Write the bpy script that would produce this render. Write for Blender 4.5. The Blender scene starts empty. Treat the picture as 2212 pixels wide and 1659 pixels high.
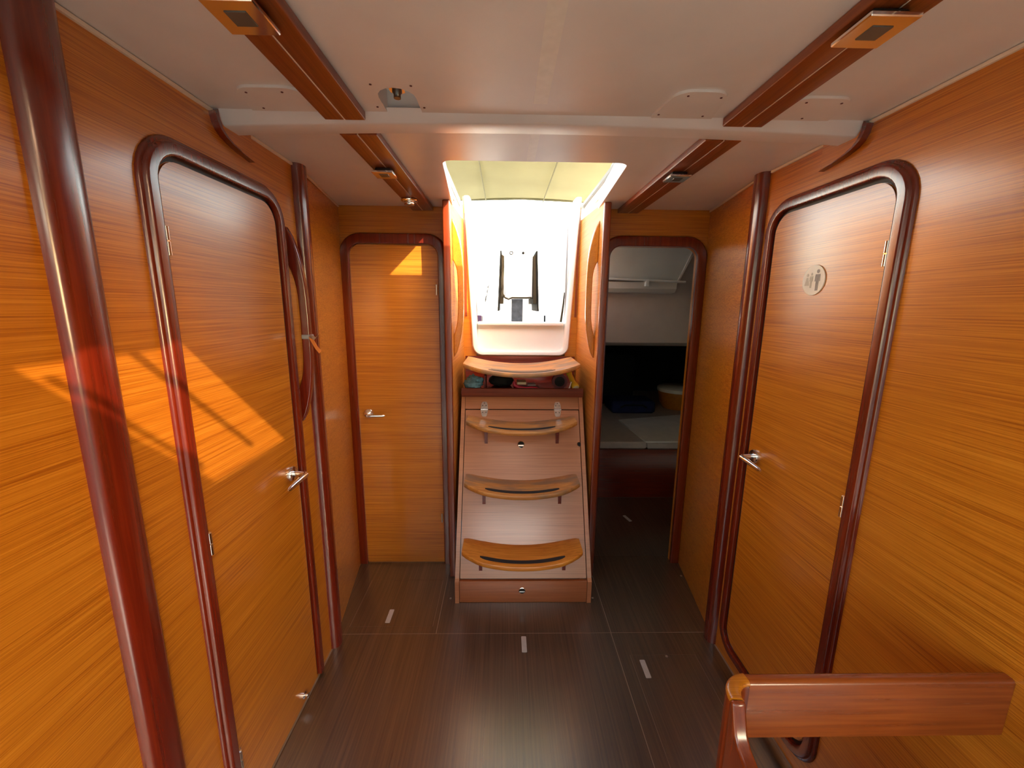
import bpy, math, random
from mathutils import Vector, Matrix
random.seed(7)
scene = bpy.context.scene
COL = scene.collection
PI = math.pi

# ------------------------------------------------------------------ camera
F_PX = 883.0
cam_d = bpy.data.cameras.new('camera'); cam = bpy.data.objects.new('camera', cam_d); COL.objects.link(cam)
cam_d.sensor_fit = 'HORIZONTAL'; cam_d.sensor_width = 36.0; cam_d.lens = 36.0 * F_PX / 2212.0
cam_d.clip_start = 0.02; cam_d.clip_end = 3000
_p, _y, _r = math.radians(10.75), math.radians(1.10), math.radians(0.553)
_f = Vector((math.sin(_y)*math.cos(_p), math.cos(_y)*math.cos(_p), -math.sin(_p)))
_r0 = Vector((math.cos(_y), -math.sin(_y), 0)); _u0 = _r0.cross(_f)
_rt = _r0*math.cos(_r) + _u0*math.sin(_r); _up = -_r0*math.sin(_r) + _u0*math.cos(_r)
cam.matrix_world = Matrix(((_rt.x, _up.x, -_f.x, -0.097), (_rt.y, _up.y, -_f.y, 0.0), (_rt.z, _up.z, -_f.z, 1.40), (0, 0, 0, 1)))
scene.camera = cam

# ------------------------------------------------------------------ light
SUN_DIR = Vector((-1.056, 1.067, -1.0)).normalized()      # travel of the light: to port, aft and down
world = bpy.data.worlds.new('world'); scene.world = world; world.use_nodes = True
wn = world.node_tree.nodes; wl = world.node_tree.links; wn.clear()
wout = wn.new('ShaderNodeOutputWorld'); wbg = wn.new('ShaderNodeBackground'); sky = wn.new('ShaderNodeTexSky')
sky.sky_type = 'NISHITA'; sky.sun_disc = False
sky.sun_elevation = math.asin(-SUN_DIR.z)
sky.sun_rotation = math.atan2(-SUN_DIR.x, -SUN_DIR.y)
sky.air_density = 1.0; sky.dust_density = 2.5; sky.ozone_density = 1.0
wbg.inputs['Strength'].default_value = 1.6
wbal = wn.new('ShaderNodeMix'); wbal.data_type = 'RGBA'; wbal.blend_type = 'MULTIPLY'; wbal.inputs['Factor'].default_value = 1.0
wbal.inputs['B'].default_value = (1.16, .98, .74, 1)          # camera white balance
wl.new(sky.outputs[0], wbal.inputs['A']); wl.new(wbal.outputs['Result'], wbg.inputs['Color']); wl.new(wbg.outputs[0], wout.inputs['Surface'])
sun_d = bpy.data.lights.new('sun', 'SUN'); sun = bpy.data.objects.new('sun', sun_d); COL.objects.link(sun)
sun_d.energy = 9.0; sun_d.angle = math.radians(0.6); sun_d.color = (1.0, 0.93, 0.82)
sun.rotation_euler = SUN_DIR.to_track_quat('-Z', 'Y').to_euler(); sun.location = (3, -3, 5)

def portal(name, loc, sx, sy, direction):
    d = bpy.data.lights.new(name, 'AREA'); d.shape = 'RECTANGLE'; d.size = sx; d.size_y = sy
    o = bpy.data.objects.new(name, d); COL.objects.link(o); o.location = loc
    o.rotation_euler = Vector(direction).to_track_quat('-Z', 'Y').to_euler()
    d.cycles.is_portal = True
portal('hatch_portal', (-0.024, 0.136, 1.935), 0.42, 0.36, (0, 0, -1))
portal('saloon_hatch_portal', (0.0, -1.7, 1.935), 1.0, 1.0, (0, 0, -1))
portal('companionway_portal', (0.0, 1.98, 2.06), 0.66, 1.1, (0, 0, -1))
portal('port_window_portal', (-1.69, -1.675, 1.43), 3.05, 0.62, (1, 0, 0))
portal('starboard_window_portal', (1.69, -2.4, 1.43), 1.6, 0.62, (-1, 0, 0))
portal('cockpit_portal', (0.0, 2.62, 1.66), 0.6, 0.7, (0, -1, 0))

vs = scene.view_settings
vs.view_transform = 'Standard'; vs.look = 'None'; vs.gamma = 1.0; vs.use_curve_mapping = False
vs.exposure = 0.62
cy = scene.cycles
cy.use_denoising = True; cy.max_bounces = 8; cy.diffuse_bounces = 5; cy.glossy_bounces = 4; cy.adaptive_threshold = .025
cy.transparent_max_bounces = 12; cy.sample_clamp_indirect = 12.0; cy.caustics_reflective = False; cy.caustics_refractive = False
try:
    cy.denoiser = 'OPENIMAGEDENOISE'
except Exception:
    pass

# ------------------------------------------------------------------ materials
M = {}
def new_mat(name):
    m = bpy.data.materials.new(name); m.use_nodes = True; n = m.node_tree.nodes; n.clear()
    out = n.new('ShaderNodeOutputMaterial'); b = n.new('ShaderNodeBsdfPrincipled')
    m.node_tree.links.new(b.outputs[0], out.inputs['Surface'])
    M[name] = m
    return m, n, m.node_tree.links, b
def plain(name, col, rough=0.5, metal=0.0, spec=0.5, coat=0.0, var=0.06, nscale=9.0, bump=0.0, trans=0.0):
    """plain surface with a little procedural unevenness in tone"""
    m, n, l, b = new_mat(name)
    tc = n.new('ShaderNodeTexCoord'); nz = n.new('ShaderNodeTexNoise'); nz.inputs['Scale'].default_value = nscale; nz.inputs['Detail'].default_value = 4
    l.new(tc.outputs['Object'], nz.inputs['Vector'])
    r = n.new('ShaderNodeValToRGB'); r.color_ramp.elements[0].position = .3; r.color_ramp.elements[1].position = .7
    r.color_ramp.elements[0].color = (*[c*(1-var) for c in col], 1); r.color_ramp.elements[1].color = (*[min(1, c*(1+var)) for c in col], 1)
    l.new(nz.outputs[0], r.inputs[0]); l.new(r.outputs[0], b.inputs['Base Color'])
    b.inputs['Roughness'].default_value = rough; b.inputs['Metallic'].default_value = metal
    b.inputs['Specular IOR Level'].default_value = spec; b.inputs['Coat Weight'].default_value = coat; b.inputs['Coat Roughness'].default_value = .12
    if bump:
        bp = n.new('ShaderNodeBump'); bp.inputs['Strength'].default_value = bump; bp.inputs['Distance'].default_value = .001
        n2 = n.new('ShaderNodeTexNoise'); n2.inputs['Scale'].default_value = 420; l.new(tc.outputs['Object'], n2.inputs['Vector'])
        l.new(n2.outputs[0], bp.inputs['Height']); l.new(bp.outputs[0], b.inputs['Normal'])
    if trans:
        tr = n.new('ShaderNodeBsdfTranslucent'); tr.inputs['Color'].default_value = (*col, 1); mx = n.new('ShaderNodeMixShader'); mx.inputs[0].default_value = trans
        l.new(b.outputs[0], mx.inputs[1]); l.new(tr.outputs[0], mx.inputs[2])
        o = [x for x in n if x.type == 'OUTPUT_MATERIAL'][0]; l.new(mx.outputs[0], o.inputs['Surface'])
    return m
def wood(name, dark, mid, light, axis, rough=0.3, fine=400.0, along=3.2, coat=0.55, contrast=1.0, worn=None, spec=0.5, croug=.20, cior=1.7, bump=.12):
    """veneer: streaks running along one axis, in two scales"""
    m, n, l, b = new_mat(name)
    tc = n.new('ShaderNodeTexCoord')
    def streak(sc, al, det, dist):
        mp = n.new('ShaderNodeMapping'); s = [sc, sc, sc]; s['XYZ'.index(axis)] = al; mp.inputs['Scale'].default_value = s
        nz = n.new('ShaderNodeTexNoise'); nz.inputs['Scale'].default_value = 1.0; nz.inputs['Detail'].default_value = det
        nz.inputs['Roughness'].default_value = .6; nz.inputs['Distortion'].default_value = dist
        l.new(tc.outputs['Object'], mp.inputs['Vector']); l.new(mp.outputs[0], nz.inputs['Vector']); return nz
    a = streak(fine, along, 5.0, .25); c = streak(fine*.12, along*.35, 3.0, .4)
    mix = n.new('ShaderNodeMix'); mix.data_type = 'FLOAT'; mix.inputs['Factor'].default_value = .24
    l.new(a.outputs[0], mix.inputs['A']); l.new(c.outputs[0], mix.inputs['B'])
    r = n.new('ShaderNodeValToRGB'); e = r.color_ramp.elements
    h = .15/contrast
    e[0].position = .5-h; e[0].color = (*dark, 1); e[1].position = .5+h; e[1].color = (*light, 1)
    k = e.new(.5); k.color = (*mid, 1)
    l.new(mix.outputs['Result'], r.inputs[0]); col = r.outputs[0]
    rr = n.new('ShaderNodeMapRange'); rr.inputs['To Min'].default_value = rough*1.18; rr.inputs['To Max'].default_value = rough*.85
    l.new(mix.outputs['Result'], rr.inputs['Value'])
    rough_out = rr.outputs[0]
    if worn:
        w = n.new('ShaderNodeTexNoise'); w.inputs['Scale'].default_value = 11; w.inputs['Detail'].default_value = 5
        mp = n.new('ShaderNodeMapping'); mp.inputs['Scale'].default_value = (.55, 1.6, 1); l.new(tc.outputs['Object'], mp.inputs['Vector']); l.new(mp.outputs[0], w.inputs['Vector'])
        wr = n.new('ShaderNodeValToRGB'); wr.color_ramp.elements[0].position = worn[1]; wr.color_ramp.elements[1].position = worn[1]+.16
        l.new(w.outputs[0], wr.inputs[0])
        mc = n.new('ShaderNodeMix'); mc.data_type = 'RGBA'; l.new(wr.outputs[0], mc.inputs['Factor']); l.new(col, mc.inputs['A']); mc.inputs['B'].default_value = (*worn[0], 1)
        col = mc.outputs['Result']
    l.new(col, b.inputs['Base Color']); l.new(rough_out, b.inputs['Roughness'])
    b.inputs['Coat Weight'].default_value = coat; b.inputs['Coat Roughness'].default_value = croug; b.inputs['Coat IOR'].default_value = cior; b.inputs['Specular IOR Level'].default_value = spec
    bp = n.new('ShaderNodeBump'); bp.inputs['Strength'].default_value = bump; bp.inputs['Distance'].default_value = .0006
    if bump > .05:
        l.new(a.outputs[0], bp.inputs['Height']); l.new(bp.outputs[0], b.inputs['Normal'])
    return m
TD, TM, TL = (.33, .082, .004), (.54, .178, .010), (.67, .255, .022)
for ax in 'XY':
    wood('teak_'+ax.lower(), TD, TM, TL, ax)
wood('teak_pale', (.40, .13, .015), (.56, .21, .032), (.66, .28, .05), 'Y', rough=.5, coat=0.0, spec=.3)
wood('teak_step_panel', (.42, .15, .055), (.54, .21, .085), (.62, .26, .11), 'X', rough=.36, spec=.8, coat=.6)
wood('drawer_teak', (.33, .10, .03), (.44, .14, .045), (.52, .18, .06), 'X', rough=.36, spec=.6)
for ax in 'XYZ':
    wood('mahogany_'+ax.lower(), (.085, .007, .002), (.15, .012, .003), (.21, .020, .005), ax, rough=.26, fine=90, coat=.75, contrast=.8, bump=.02)
wood('red_wood_x', (.20, .040, .008), (.30, .065, .012), (.38, .095, .018), 'X', rough=.26, fine=90, coat=.5, contrast=.8, bump=.02)
wood('red_wood_z', (.12, .016, .004), (.19, .028, .006), (.26, .045, .010), 'Z', rough=.24, fine=90, coat=.6, contrast=.8, bump=.02)
wood('lip_wood', (.10, .016, .005), (.16, .028, .008), (.22, .042, .012), 'X', rough=.5, fine=90, coat=0.0, contrast=.8, spec=.3)
wood('strip_wood', (.15, .030, .006), (.23, .050, .009), (.30, .075, .013), 'Y', rough=.34, fine=120, coat=.2)
wood('tread_worn', (.42, .16, .035), (.58, .25, .06), (.68, .33, .09), 'X', rough=.42, fine=120, coat=.05, worn=((.30, .17, .085), .46))
wood('tread_orange', (.52, .17, .018), (.68, .25, .03), (.78, .33, .05), 'X', rough=.34, fine=110, coat=.2, worn=((.25, .13, .06), .66))
wood('floor_wenge', (.036, .018, .008), (.066, .036, .016), (.100, .058, .028), 'Y', rough=.30, fine=160, along=2.0, coat=1.0, spec=.5, croug=.26, cior=2.35)
plain('floor_seam', (.24, .17, .115), .6)
plain('latch_steel', (.66, .64, .60), .35, metal=.45, var=.05, nscale=60)
plain('ceiling_vinyl', (.76, .72, .70), .30, bump=.12, var=.05, nscale=5)
plain('beam_white', (.78, .76, .76), .38, var=.03)
plain('gelcoat', (.80, .80, .76), .28, var=.02)
plain('gelcoat_deck', (.78, .78, .75), .5, var=.03)
plain('seam_tape', (.80, .76, .70), .3, var=.05, nscale=40)
plain('edge_bead', (.82, .70, .56), .35)
plain('chrome', (.86, .85, .84), .13, metal=1.0, var=.02)
plain('brushed_steel', (.70, .69, .67), .28, metal=1.0, var=.05, nscale=60)
plain('dark_steel', (.22, .20, .18), .3, metal=.9)
plain('lens', (.10, .09, .075), .22)
plain('dark_hole', (.006, .005, .004), .7)
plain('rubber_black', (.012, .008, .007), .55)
plain('grip_black', (.016, .014, .013), .75, bump=.6)
plain('grip_grey', (.20, .16, .13), .7)
plain('liner_white', (.62, .60, .57), .5, var=.04)
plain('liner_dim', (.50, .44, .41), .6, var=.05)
plain('flap_grey', (.66, .70, .70), .25, var=.04)
plain('mattress_fabric', (.50, .42, .35), .9, bump=.5, nscale=30)
plain('board_white', (.85, .78, .66), .5)
plain('navy', (.012, .018, .085), .8, var=.2, nscale=30)
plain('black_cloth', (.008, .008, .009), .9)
plain('blue_cloth', (.13, .30, .42), .9, var=.35, nscale=45)
plain('pink_plastic', (.45, .02, .06), .45)
plain('paper', (.62, .55, .36), .8)
plain('maroon', (.09, .012, .016), .6)
plain('yellow_plastic', (.62, .42, .03), .45)
plain('white_plastic', (.75, .75, .74), .4)
plain('grey_plastic', (.35, .37, .40), .5)
plain('purple_fabric', (.075, .045, .10), .9, spec=.1)
plain('ribbon_orange', (.72, .24, .05), .7)
plain('canopy_cloth', (.33, .305, .18), .85, trans=.5, var=.16, nscale=2.2)
plain('canopy_seam', (.19, .17, .09), .9)
plain('table_wood', (.018, .016, .014), .8, spec=.1)
plain('table_inner', (.055, .040, .024), .8, spec=.1)
plain('pedestal_grey', (.085, .09, .105), .8, spec=.1, var=.2, nscale=40)
plain('outdoor_dark', (.010, .010, .010), .8, spec=.1)
plain('alu_rail', (.28, .28, .29), .4, metal=.6)
plain('sign_face', (.80, .74, .60), .3)
plain('sign_mark', (.30, .27, .24), .5)
plain('sign_mark_faint', (.58, .54, .42), .5)
plain('sea', (.02, .07, .10), .15)
def glass_mat(name, tint):
    m = bpy.data.materials.new(name); m.use_nodes = True; n = m.node_tree.nodes; l = m.node_tree.links; n.clear()
    o = n.new('ShaderNodeOutputMaterial'); t = n.new('ShaderNodeBsdfTransparent'); g = n.new('ShaderNodeBsdfGlossy'); g.inputs['Roughness'].default_value = .03
    t.inputs['Color'].default_value = (*tint, 1); mx = n.new('ShaderNodeMixShader'); mx.inputs[0].default_value = .06
    l.new(t.outputs[0], mx.inputs[1]); l.new(g.outputs[0], mx.inputs[2]); l.new(mx.outputs[0], o.inputs['Surface']); M[name] = m
glass_mat('smoked_acrylic', (.68, .60, .54)); glass_mat('clear_glass', (.92, .95, .94))

# ------------------------------------------------------------------ mesh helpers
def tag(o, label=None, cat=None, group=None, kind=None):
    if label: o['label'] = label
    if cat: o['category'] = cat
    if group: o['group'] = group
    if kind: o['kind'] = kind
    return o
def empty(name, loc, label=None, cat=None, group=None, kind=None):
    o = bpy.data.objects.new(name, None); COL.objects.link(o); o.location = loc; o.empty_display_size = .05
    return tag(o, label, cat, group, kind)
def world_loc(o):
    v = Vector(o.location)
    while o.parent:
        o = o.parent; v = v + Vector(o.location)
    return v
class MB:
    """collects faces in world coordinates, then becomes one mesh object"""
    def __init__(s): s.v = []; s.f = []
    def add(s, vs_, fs):
        k = len(s.v); s.v += [tuple(v) for v in vs_]; s.f += [tuple(i+k for i in f) for f in fs]; return s
    def box(s, x0, x1, y0, y1, z0, z1):
        v = [(x, y, z) for z in (z0, z1) for y in (y0, y1) for x in (x0, x1)]
        return s.add(v, [(0, 2, 3, 1), (4, 5, 7, 6), (0, 1, 5, 4), (2, 6, 7, 3), (0, 4, 6, 2), (1, 3, 7, 5)])
    def rbox(s, x0, x1, y0, y1, z0, z1, b=.004, ax='z', seg=3):
        """box with rounded upright edges and chamfered rims, pillowy along axis ax"""
        lim = {'x': (x0, x1), 'y': (y0, y1), 'z': (z0, z1)}; o = [a for a in 'xyz' if a != ax]
        (a0, a1), (b0, b1), (c0, c1) = lim[o[0]], lim[o[1]], lim[ax]
        loop = rrect(a0, a1, b0, b1, b, seg)
        inner = rrect(a0+b*.6, a1-b*.6, b0+b*.6, b1-b*.6, max(b*.4, 1e-5), seg)
        rings = [(inner, c0), (loop, c0+b*.6), (loop, c1-b*.6), (inner, c1)]
        def P(u, w, c):
            d = {o[0]: u, o[1]: w, ax: c}; return (d['x'], d['y'], d['z'])
        n = len(loop); vv = [P(u, w, c) for L, c in rings for u, w in L]; ff = []
        for k in range(3):
            for i in range(n): ff.append((k*n+i, k*n+(i+1) % n, (k+1)*n+(i+1) % n, (k+1)*n+i))
        ff += [tuple(range(n))[::-1], tuple(range(3*n, 4*n))]
        return s.add(vv, ff)
    def prism(s, poly, fn, h0, h1):
        """poly in (u,v); fn(u,v,h)->xyz"""
        n = len(poly); vv = [fn(u, w, h0) for u, w in poly] + [fn(u, w, h1) for u, w in poly]
        ff = [tuple(range(n))[::-1], tuple(range(n, 2*n))] + [(i, (i+1) % n, n+(i+1) % n, n+i) for i in range(n)]
        return s.add(vv, ff)
    def rings(s, rings, close=True, caps=True):
        n = len(rings[0]); vv = [p for r in rings for p in r]; ff = []
        for k in range(len(rings)-1):
            for i in range(n if close else n-1): ff.append((k*n+i, k*n+(i+1) % n, (k+1)*n+(i+1) % n, (k+1)*n+i))
        if caps and close: ff += [tuple(range(n))[::-1], tuple(range((len(rings)-1)*n, len(rings)*n))]
        return s.add(vv, ff)
    def tube(s, pts, r, n=10):
        pts = [Vector(p) for p in pts]; R = r if isinstance(r, (list, tuple)) else [r]*len(pts); out = []
        for i, p in enumerate(pts):
            t = (pts[min(i+1, len(pts)-1)] - pts[max(i-1, 0)]).normalized()
            a = Vector((0, 0, 1)) if abs(t.z) < .9 else Vector((1, 0, 0)); u = t.cross(a).normalized(); w = t.cross(u)
            out.append([tuple(p + u*R[i]*math.cos(2*PI*k/n) + w*R[i]*math.sin(2*PI*k/n)) for k in range(n)])
        return s.rings(out)
    def lathe(s, prof, c, axis, n=24, caps=True):
        """prof: (radius, height) along axis from centre c"""
        a = Vector(axis).normalized(); t = Vector((0, 0, 1)) if abs(a.z) < .9 else Vector((1, 0, 0)); u = a.cross(t).normalized(); w = a.cross(u); c = Vector(c)
        return s.rings([[tuple(c + a*h + u*r*math.cos(2*PI*k/n) + w*r*math.sin(2*PI*k/n)) for k in range(n)] for r, h in prof], caps=caps)
    def build(s, name, mat, parent=None, label=None, cat=None, group=None, kind=None, smooth=True, origin=None):
        if parent is not None: base = world_loc(parent)
        elif origin is not None: base = Vector(origin)
        else:
            xs, ys, zs = zip(*s.v); base = Vector(((min(xs)+max(xs))/2, (min(ys)+max(ys))/2, min(zs)))
        me = bpy.data.meshes.new(name)
        me.from_pydata([(x-base.x, y-base.y, z-base.z) for x, y, z in s.v], [], s.f)
        import bmesh
        bm = bmesh.new(); bm.from_mesh(me); bmesh.ops.recalc_face_normals(bm, faces=bm.faces); bm.to_mesh(me); bm.free()
        if smooth:
            me.shade_smooth(); me.set_sharp_from_angle(angle=math.radians(38))
        me.materials.append(M[mat])
        o = bpy.data.objects.new(name, me); COL.objects.link(o)
        if parent is not None: o.parent = parent
        else: o.location = base
        return tag(o, label, cat, group, kind)
def arc(cx, cy_, r, a0, a1, n):
    return [(cx+r*math.cos(a0+(a1-a0)*k/n), cy_+r*math.sin(a0+(a1-a0)*k/n)) for k in range(n+1)]
def rrect(x0, x1, y0, y1, r, n=5):
    r = min(r, (x1-x0)/2-1e-6, (y1-y0)/2-1e-6)
    return arc(x1-r, y1-r, r, 0, PI/2, n) + arc(x0+r, y1-r, r, PI/2, PI, n) + arc(x0+r, y0+r, r, PI, 1.5*PI, n) + arc(x1-r, y0+r, r, 1.5*PI, 2*PI, n)
def arch(x0, x1, y0, y1, r, n=8):
    """open path: up the left side, over the rounded top, down the right side"""
    return [(x0, y0)] + arc(x0+r, y1-r, r, PI, PI/2, n) + arc(x1-r, y1-r, r, PI/2, 0, n) + [(x1, y0)]
def moulding(mb, fn, rect, r, prof, closed, n=8):
    """sweep a profile of (offset outward, height) along a rounded rectangle or an arch"""
    u0, u1, v0, v1 = rect; loops = []
    for off, h in prof:
        if closed: L = rrect(u0-off, u1+off, v0-off, v1+off, max(r+off, .002), n)
        else: L = arch(u0-off, u1+off, v0, v1+off, max(r+off, .002), n)
        loops.append([fn(u, v, h) for u, v in L])
    m = len(loops[0]); vv = [p for L in loops for p in L]; ff = []; K = len(loops)
    for k in range(K):
        k2 = (k+1) % K
        for i in range(m if closed else m-1): ff.append((k*m+i, k*m+(i+1) % m, k2*m+(i+1) % m, k2*m+i))
    if not closed: ff += [tuple(k*m for k in range(K)), tuple(k*m+m-1 for k in range(K))[::-1]]
    mb.add(vv, ff); return mb

XL, XR, YB, ZC = -.805, .805, 2.059, 1.86
onL = lambda u, v, h: (XL+h, u, v)          # u = Y, v = Z, h = stands proud into the room
onR = lambda u, v, h: (XR-h, u, v)
onB = lambda u, v, h: (u, YB-h, v)          # u = X, v = Z
onF = lambda u, v, h: (u, v, h)             # plan

# ------------------------------------------------------------------ floor
fl = MB().box(-1.68, 1.68, -3.45, .2, -.05, -.006).box(-.92, .92, .2, 2.1, -.05, -.0007).box(.36, 1.9, 2.1, 2.9, -.05, -.006)\
    .build('floor', 'floor_seam', kind='structure', label='dark brown wenge laminate cabin sole of fitted panels with pale seams')
g = .0016
def panel(name, rects):
    m = MB()
    for x0, x1, y0, y1 in rects: m.box(x0+g, x1-g, y0+g, y1-g, -.0006, 0)
    return m.build(name, 'floor_wenge', fl, smooth=False)
def ringed(X, Y, h):   # a panel around a hatch: four borders in one mesh
    (x0, x1), (y0, y1), (a, b, c, d) = X, Y, h
    m = MB()
    m.box(x0+g, a-.0006, y0+g, y1-g, -.0006, 0).box(b+.0006, x1-g, y0+g, y1-g, -.0006, 0).box(a-.0006, b+.0006, y0+g, c-.0006, -.0006, 0).box(a-.0006, b+.0006, d+.0006, y1-g, -.0006, 0)
    return m.build('floor_panel', 'floor_wenge', fl, smooth=False)
SY = 1.548
p_main = panel('floor_panel', [(-.80, .376, .2, SY)])
ringed((.376, .80), (.2, SY), (.425, .694, .95, 1.431))
hatch_r = MB().box(.4257, .6933, .9507, 1.4303, -.0006, 0).build('floor_hatch', 'floor_wenge', fl, smooth=False)
ringed((-.88, -.387), (SY, 2.056), (-.775, -.408, 1.59, 1.905))
hatch_l = MB().box(-.7743, -.4087, 1.5907, 1.9043, -.0006, 0).build('floor_hatch', 'floor_wenge', fl, smooth=False)
panel('floor_panel', [(-.387, .377, SY, 2.056)])
panel('floor_panel', [(.377, .89, SY, 2.10)])
p_cab = MB().box(.3786, 1.878, 2.1016, 2.838, -.006, 0).build('floor_panel', 'floor_wenge', fl, smooth=False)
MB().box(-1.66, 1.66, -3.42, .2, -.006, 0).build('floor_saloon', 'liner_white', kind='structure', label='pale saloon sole behind the viewer', smooth=False)  # unseen sole, coloured pale so it bounces neutral light onto the ceiling
def latch(x, y, parent, ang=0.0):
    def fn(u, v, h):
        return (x+u*math.cos(ang)-v*math.sin(ang), y+u*math.sin(ang)+v*math.cos(ang), h)
    m = MB(); m.prism(rrect(-.0105, .0105, -.041, .041, .003, 3), fn, 0, .0016)
    o = m.build('floor_latch', 'latch_steel', parent, label='small stainless floor latch')
    m = MB(); m.prism(rrect(-.0045, .0045, -.026, .022, .003, 3), fn, .0016, .0021)
    m.build('latch_slot', 'lens', o) if parent.parent is None else None
    return o
for (x, y, p, a) in ((-.615, 1.651, hatch_l, 0), (-.007, 1.488, p_main, 0), (.466, 1.365, hatch_r, 0), (.739, 2.529, p_cab, .3)):
    l_ = latch(x, y, p, a)
for (x, y) in ((-.352, 1.765), (.342, 1.765), (.574, 1.423), (.85, 1.93)):
    MB().lathe([(.0005, 0), (.0055, 0), (.0055, .0012), (.0005, .0018)], (x, y, 0), (0, 0, 1), 10).build('floor_screw', 'brushed_steel', fl)

# ------------------------------------------------------------------ walls
MB().box(XL-.03, XL, .2, 1.505, 0, ZC).build('wall_left', 'teak_y', kind='structure', label='orange teak veneer bulkhead beside the hinged door on the left')
MB().box(XR, XR+.03, .2, 1.505, 0, ZC).build('wall_right', 'teak_y', kind='structure', label='orange teak veneer bulkhead beside the toilet door on the right')
def skew(s):
    a, b, t = s*.805, s*.885, s*.03
    return [(a, 1.505), (b, 2.062), (b+t, 2.062), (a+t, 1.505)]
MB().prism(skew(-1), onF, 0, ZC).build('wall_left_aft', 'teak_y', kind='structure', label='narrow teak veneer panel between left post and aft bulkhead')
MB().prism(skew(1), onF, 0, ZC).build('wall_right_aft', 'teak_y', kind='structure', label='narrow teak veneer panel between right post and aft doorway')
MB().box(-.93, -.376, YB, YB+.03, 0, ZC).build('wall_aft_left', 'teak_x', kind='structure', label='teak aft bulkhead around the closed cabin door')
dw = [(.376, 0), (.405, 0)] + arc(.405+.055, 1.69-.055, .055, PI, PI/2, 6) + arc(.841-.055, 1.69-.055, .055, PI/2, 0, 6) + [(.841, 0), (.93, 0), (.93, ZC), (.376, ZC)]
MB().prism(dw, onB, 0, -.03).build('wall_aft_right', 'teak_x', kind='structure', label='teak aft bulkhead around the open cabin doorway')
# thin pale bead along the top of the side walls
n_trim = [0]
def trim(mb, mat, label, **k):
    n_trim[0] += 1
    return mb.build('trim_%d' % n_trim[0], mat, kind='structure', label=label, **k)
for s in (-1, 1):
    a = s*.805
    trim(MB().box(min(a, a-s*.006), max(a, a-s*.006), .2, 1.105, 1.851, 1.858), 'edge_bead', 'thin pale bead between ceiling and %s wall' % ('left' if s < 0 else 'right'))
    trim(MB().box(min(a, a-s*.006), max(a, a-s*.006), 1.185, 1.475, 1.851, 1.858), 'edge_bead', 'short pale bead behind beam above %s door' % ('left' if s < 0 else 'right'))
    b = s*.885; q = [(a, 1.53), (b, 2.058), (b-s*.006, 2.058), (a-s*.006, 1.53)]
    trim(MB().prism(q, onF, 1.851, 1.858), 'edge_bead', 'pale bead above the narrow aft panel on the %s' % ('left' if s < 0 else 'right'))
# rounded mahogany posts
def half_round(u0, u1, proud, n=10, flat=.25):
    c, w = (u0+u1)/2, (u1-u0)/2
    return [(c-w, 0)] + [(c - w*math.cos(PI*k/n)*(1 if k in (0, n) else .985), proud*math.sin(PI*k/n)**.62) for k in range(1, n)] + [(c+w, 0)]
def post(fn, u0, u1, proud, z1, label):
    prof = half_round(u0, u1, proud)
    m = MB(); m.rings([[fn(u, z, h) for u, h in prof] for z in (0.0, z1)])
    return trim(m, 'mahogany_z', label)
post(onL, .664, .744, .022, ZC, 'wide rounded mahogany post at far left edge of the picture')
post(onL, 1.470, 1.536, .030, ZC, 'slim rounded mahogany post aft of the left door')
post(onR, 1.482, 1.548, .030, ZC, 'slim rounded mahogany post aft of the right door')

# ------------------------------------------------------------------ doors
n_door = [0]
PROF = [(.004, -.001), (.004, .0135), (.006, .0158), (.0085, .0165), (.0095, .0166), (.018, .0166), (.0265, .0166), (.0275, .0165), (.031, .0150), (.0335, .011), (.0345, .0085), (.039, .0075), (.042, .0045), (.043, -.001)]
def lever(parent, fn, u, v, du, dv=-.012, flip=1):
    """round rosette, neck and curved lever; fn maps door coordinates"""
    h = empty('door_handle', world_loc(parent)*0); h.parent = parent; h.location = Vector(fn(u, v, .004)) - world_loc(parent)
    c = Vector(fn(u, v, .004)); ax = Vector(fn(u, v, 1)) - Vector(fn(u, v, 0))
    MB().lathe([(.0245, 0), (.0245, .006), (.022, .010), (.012, .011), (.012, .0115)], c, ax, 24).build('rosette', 'chrome', h)
    pts = [fn(u, v, .012), fn(u, v, .034), fn(u+du*.02, v, .050), fn(u+du*.09, v+dv*.05, .0575), fn(u+du*.3, v+dv*.2, .056), fn(u+du*.6, v+dv*.55, .050), fn(u+du*.9, v+dv*.9, .045), fn(u+du, v+dv, .044)]
    MB().tube(pts, [.0085, .0085, .009, .0095, .0085, .0078, .0068, .003], 12).build('lever', 'chrome', h)
def hinge(parent, fn, u, z0, z1):
    zm = (z0+z1)/2
    m = MB()
    for a, b in ((z0, zm-.001), (zm+.001, z1)):
        m.lathe([(.001, a-z0), (.0058, a-z0+.0006), (.0058, b-z0-.0006), (.001, b-z0)], fn(u, z0, .0095), (0, 0, 1), 12)
    m.prism(rrect(u-.012, u+.012, z0+.002, z1-.002, .002, 2), fn, .002, .0055)
    m.build('hinge', 'chrome', parent)
def side_door(fn, u0, u1, v0, v1, r, closed, label, mat='teak_y'):
    n_door[0] += 1
    m = MB()
    poly = rrect(u0+.006, u1-.006, v0+.006, v1-.006, r, 8) if closed else arch(u0+.006, u1-.006, v0, v1-.006, r, 8)
    m.prism(poly, fn, 0, .0045)
    d = m.build('door_%d' % n_door[0], mat, kind='structure', label=label, smooth=False)
    mm = MB(); moulding(mm, fn, (u0, u1, v0, v1), r, PROF, closed); mm.build('door_frame', 'mahogany_z', d, label='rounded mahogany surround')
    mm = MB(); moulding(mm, fn, (u0, u1, v0, v1), r, [(-.0065, 0), (-.0065, .0008), (.0045, .0008), (.0045, 0)], closed); mm.build('door_seal', 'rubber_black', d)  # black strip paints the shade in the gap between panel and frame
    return d
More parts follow.
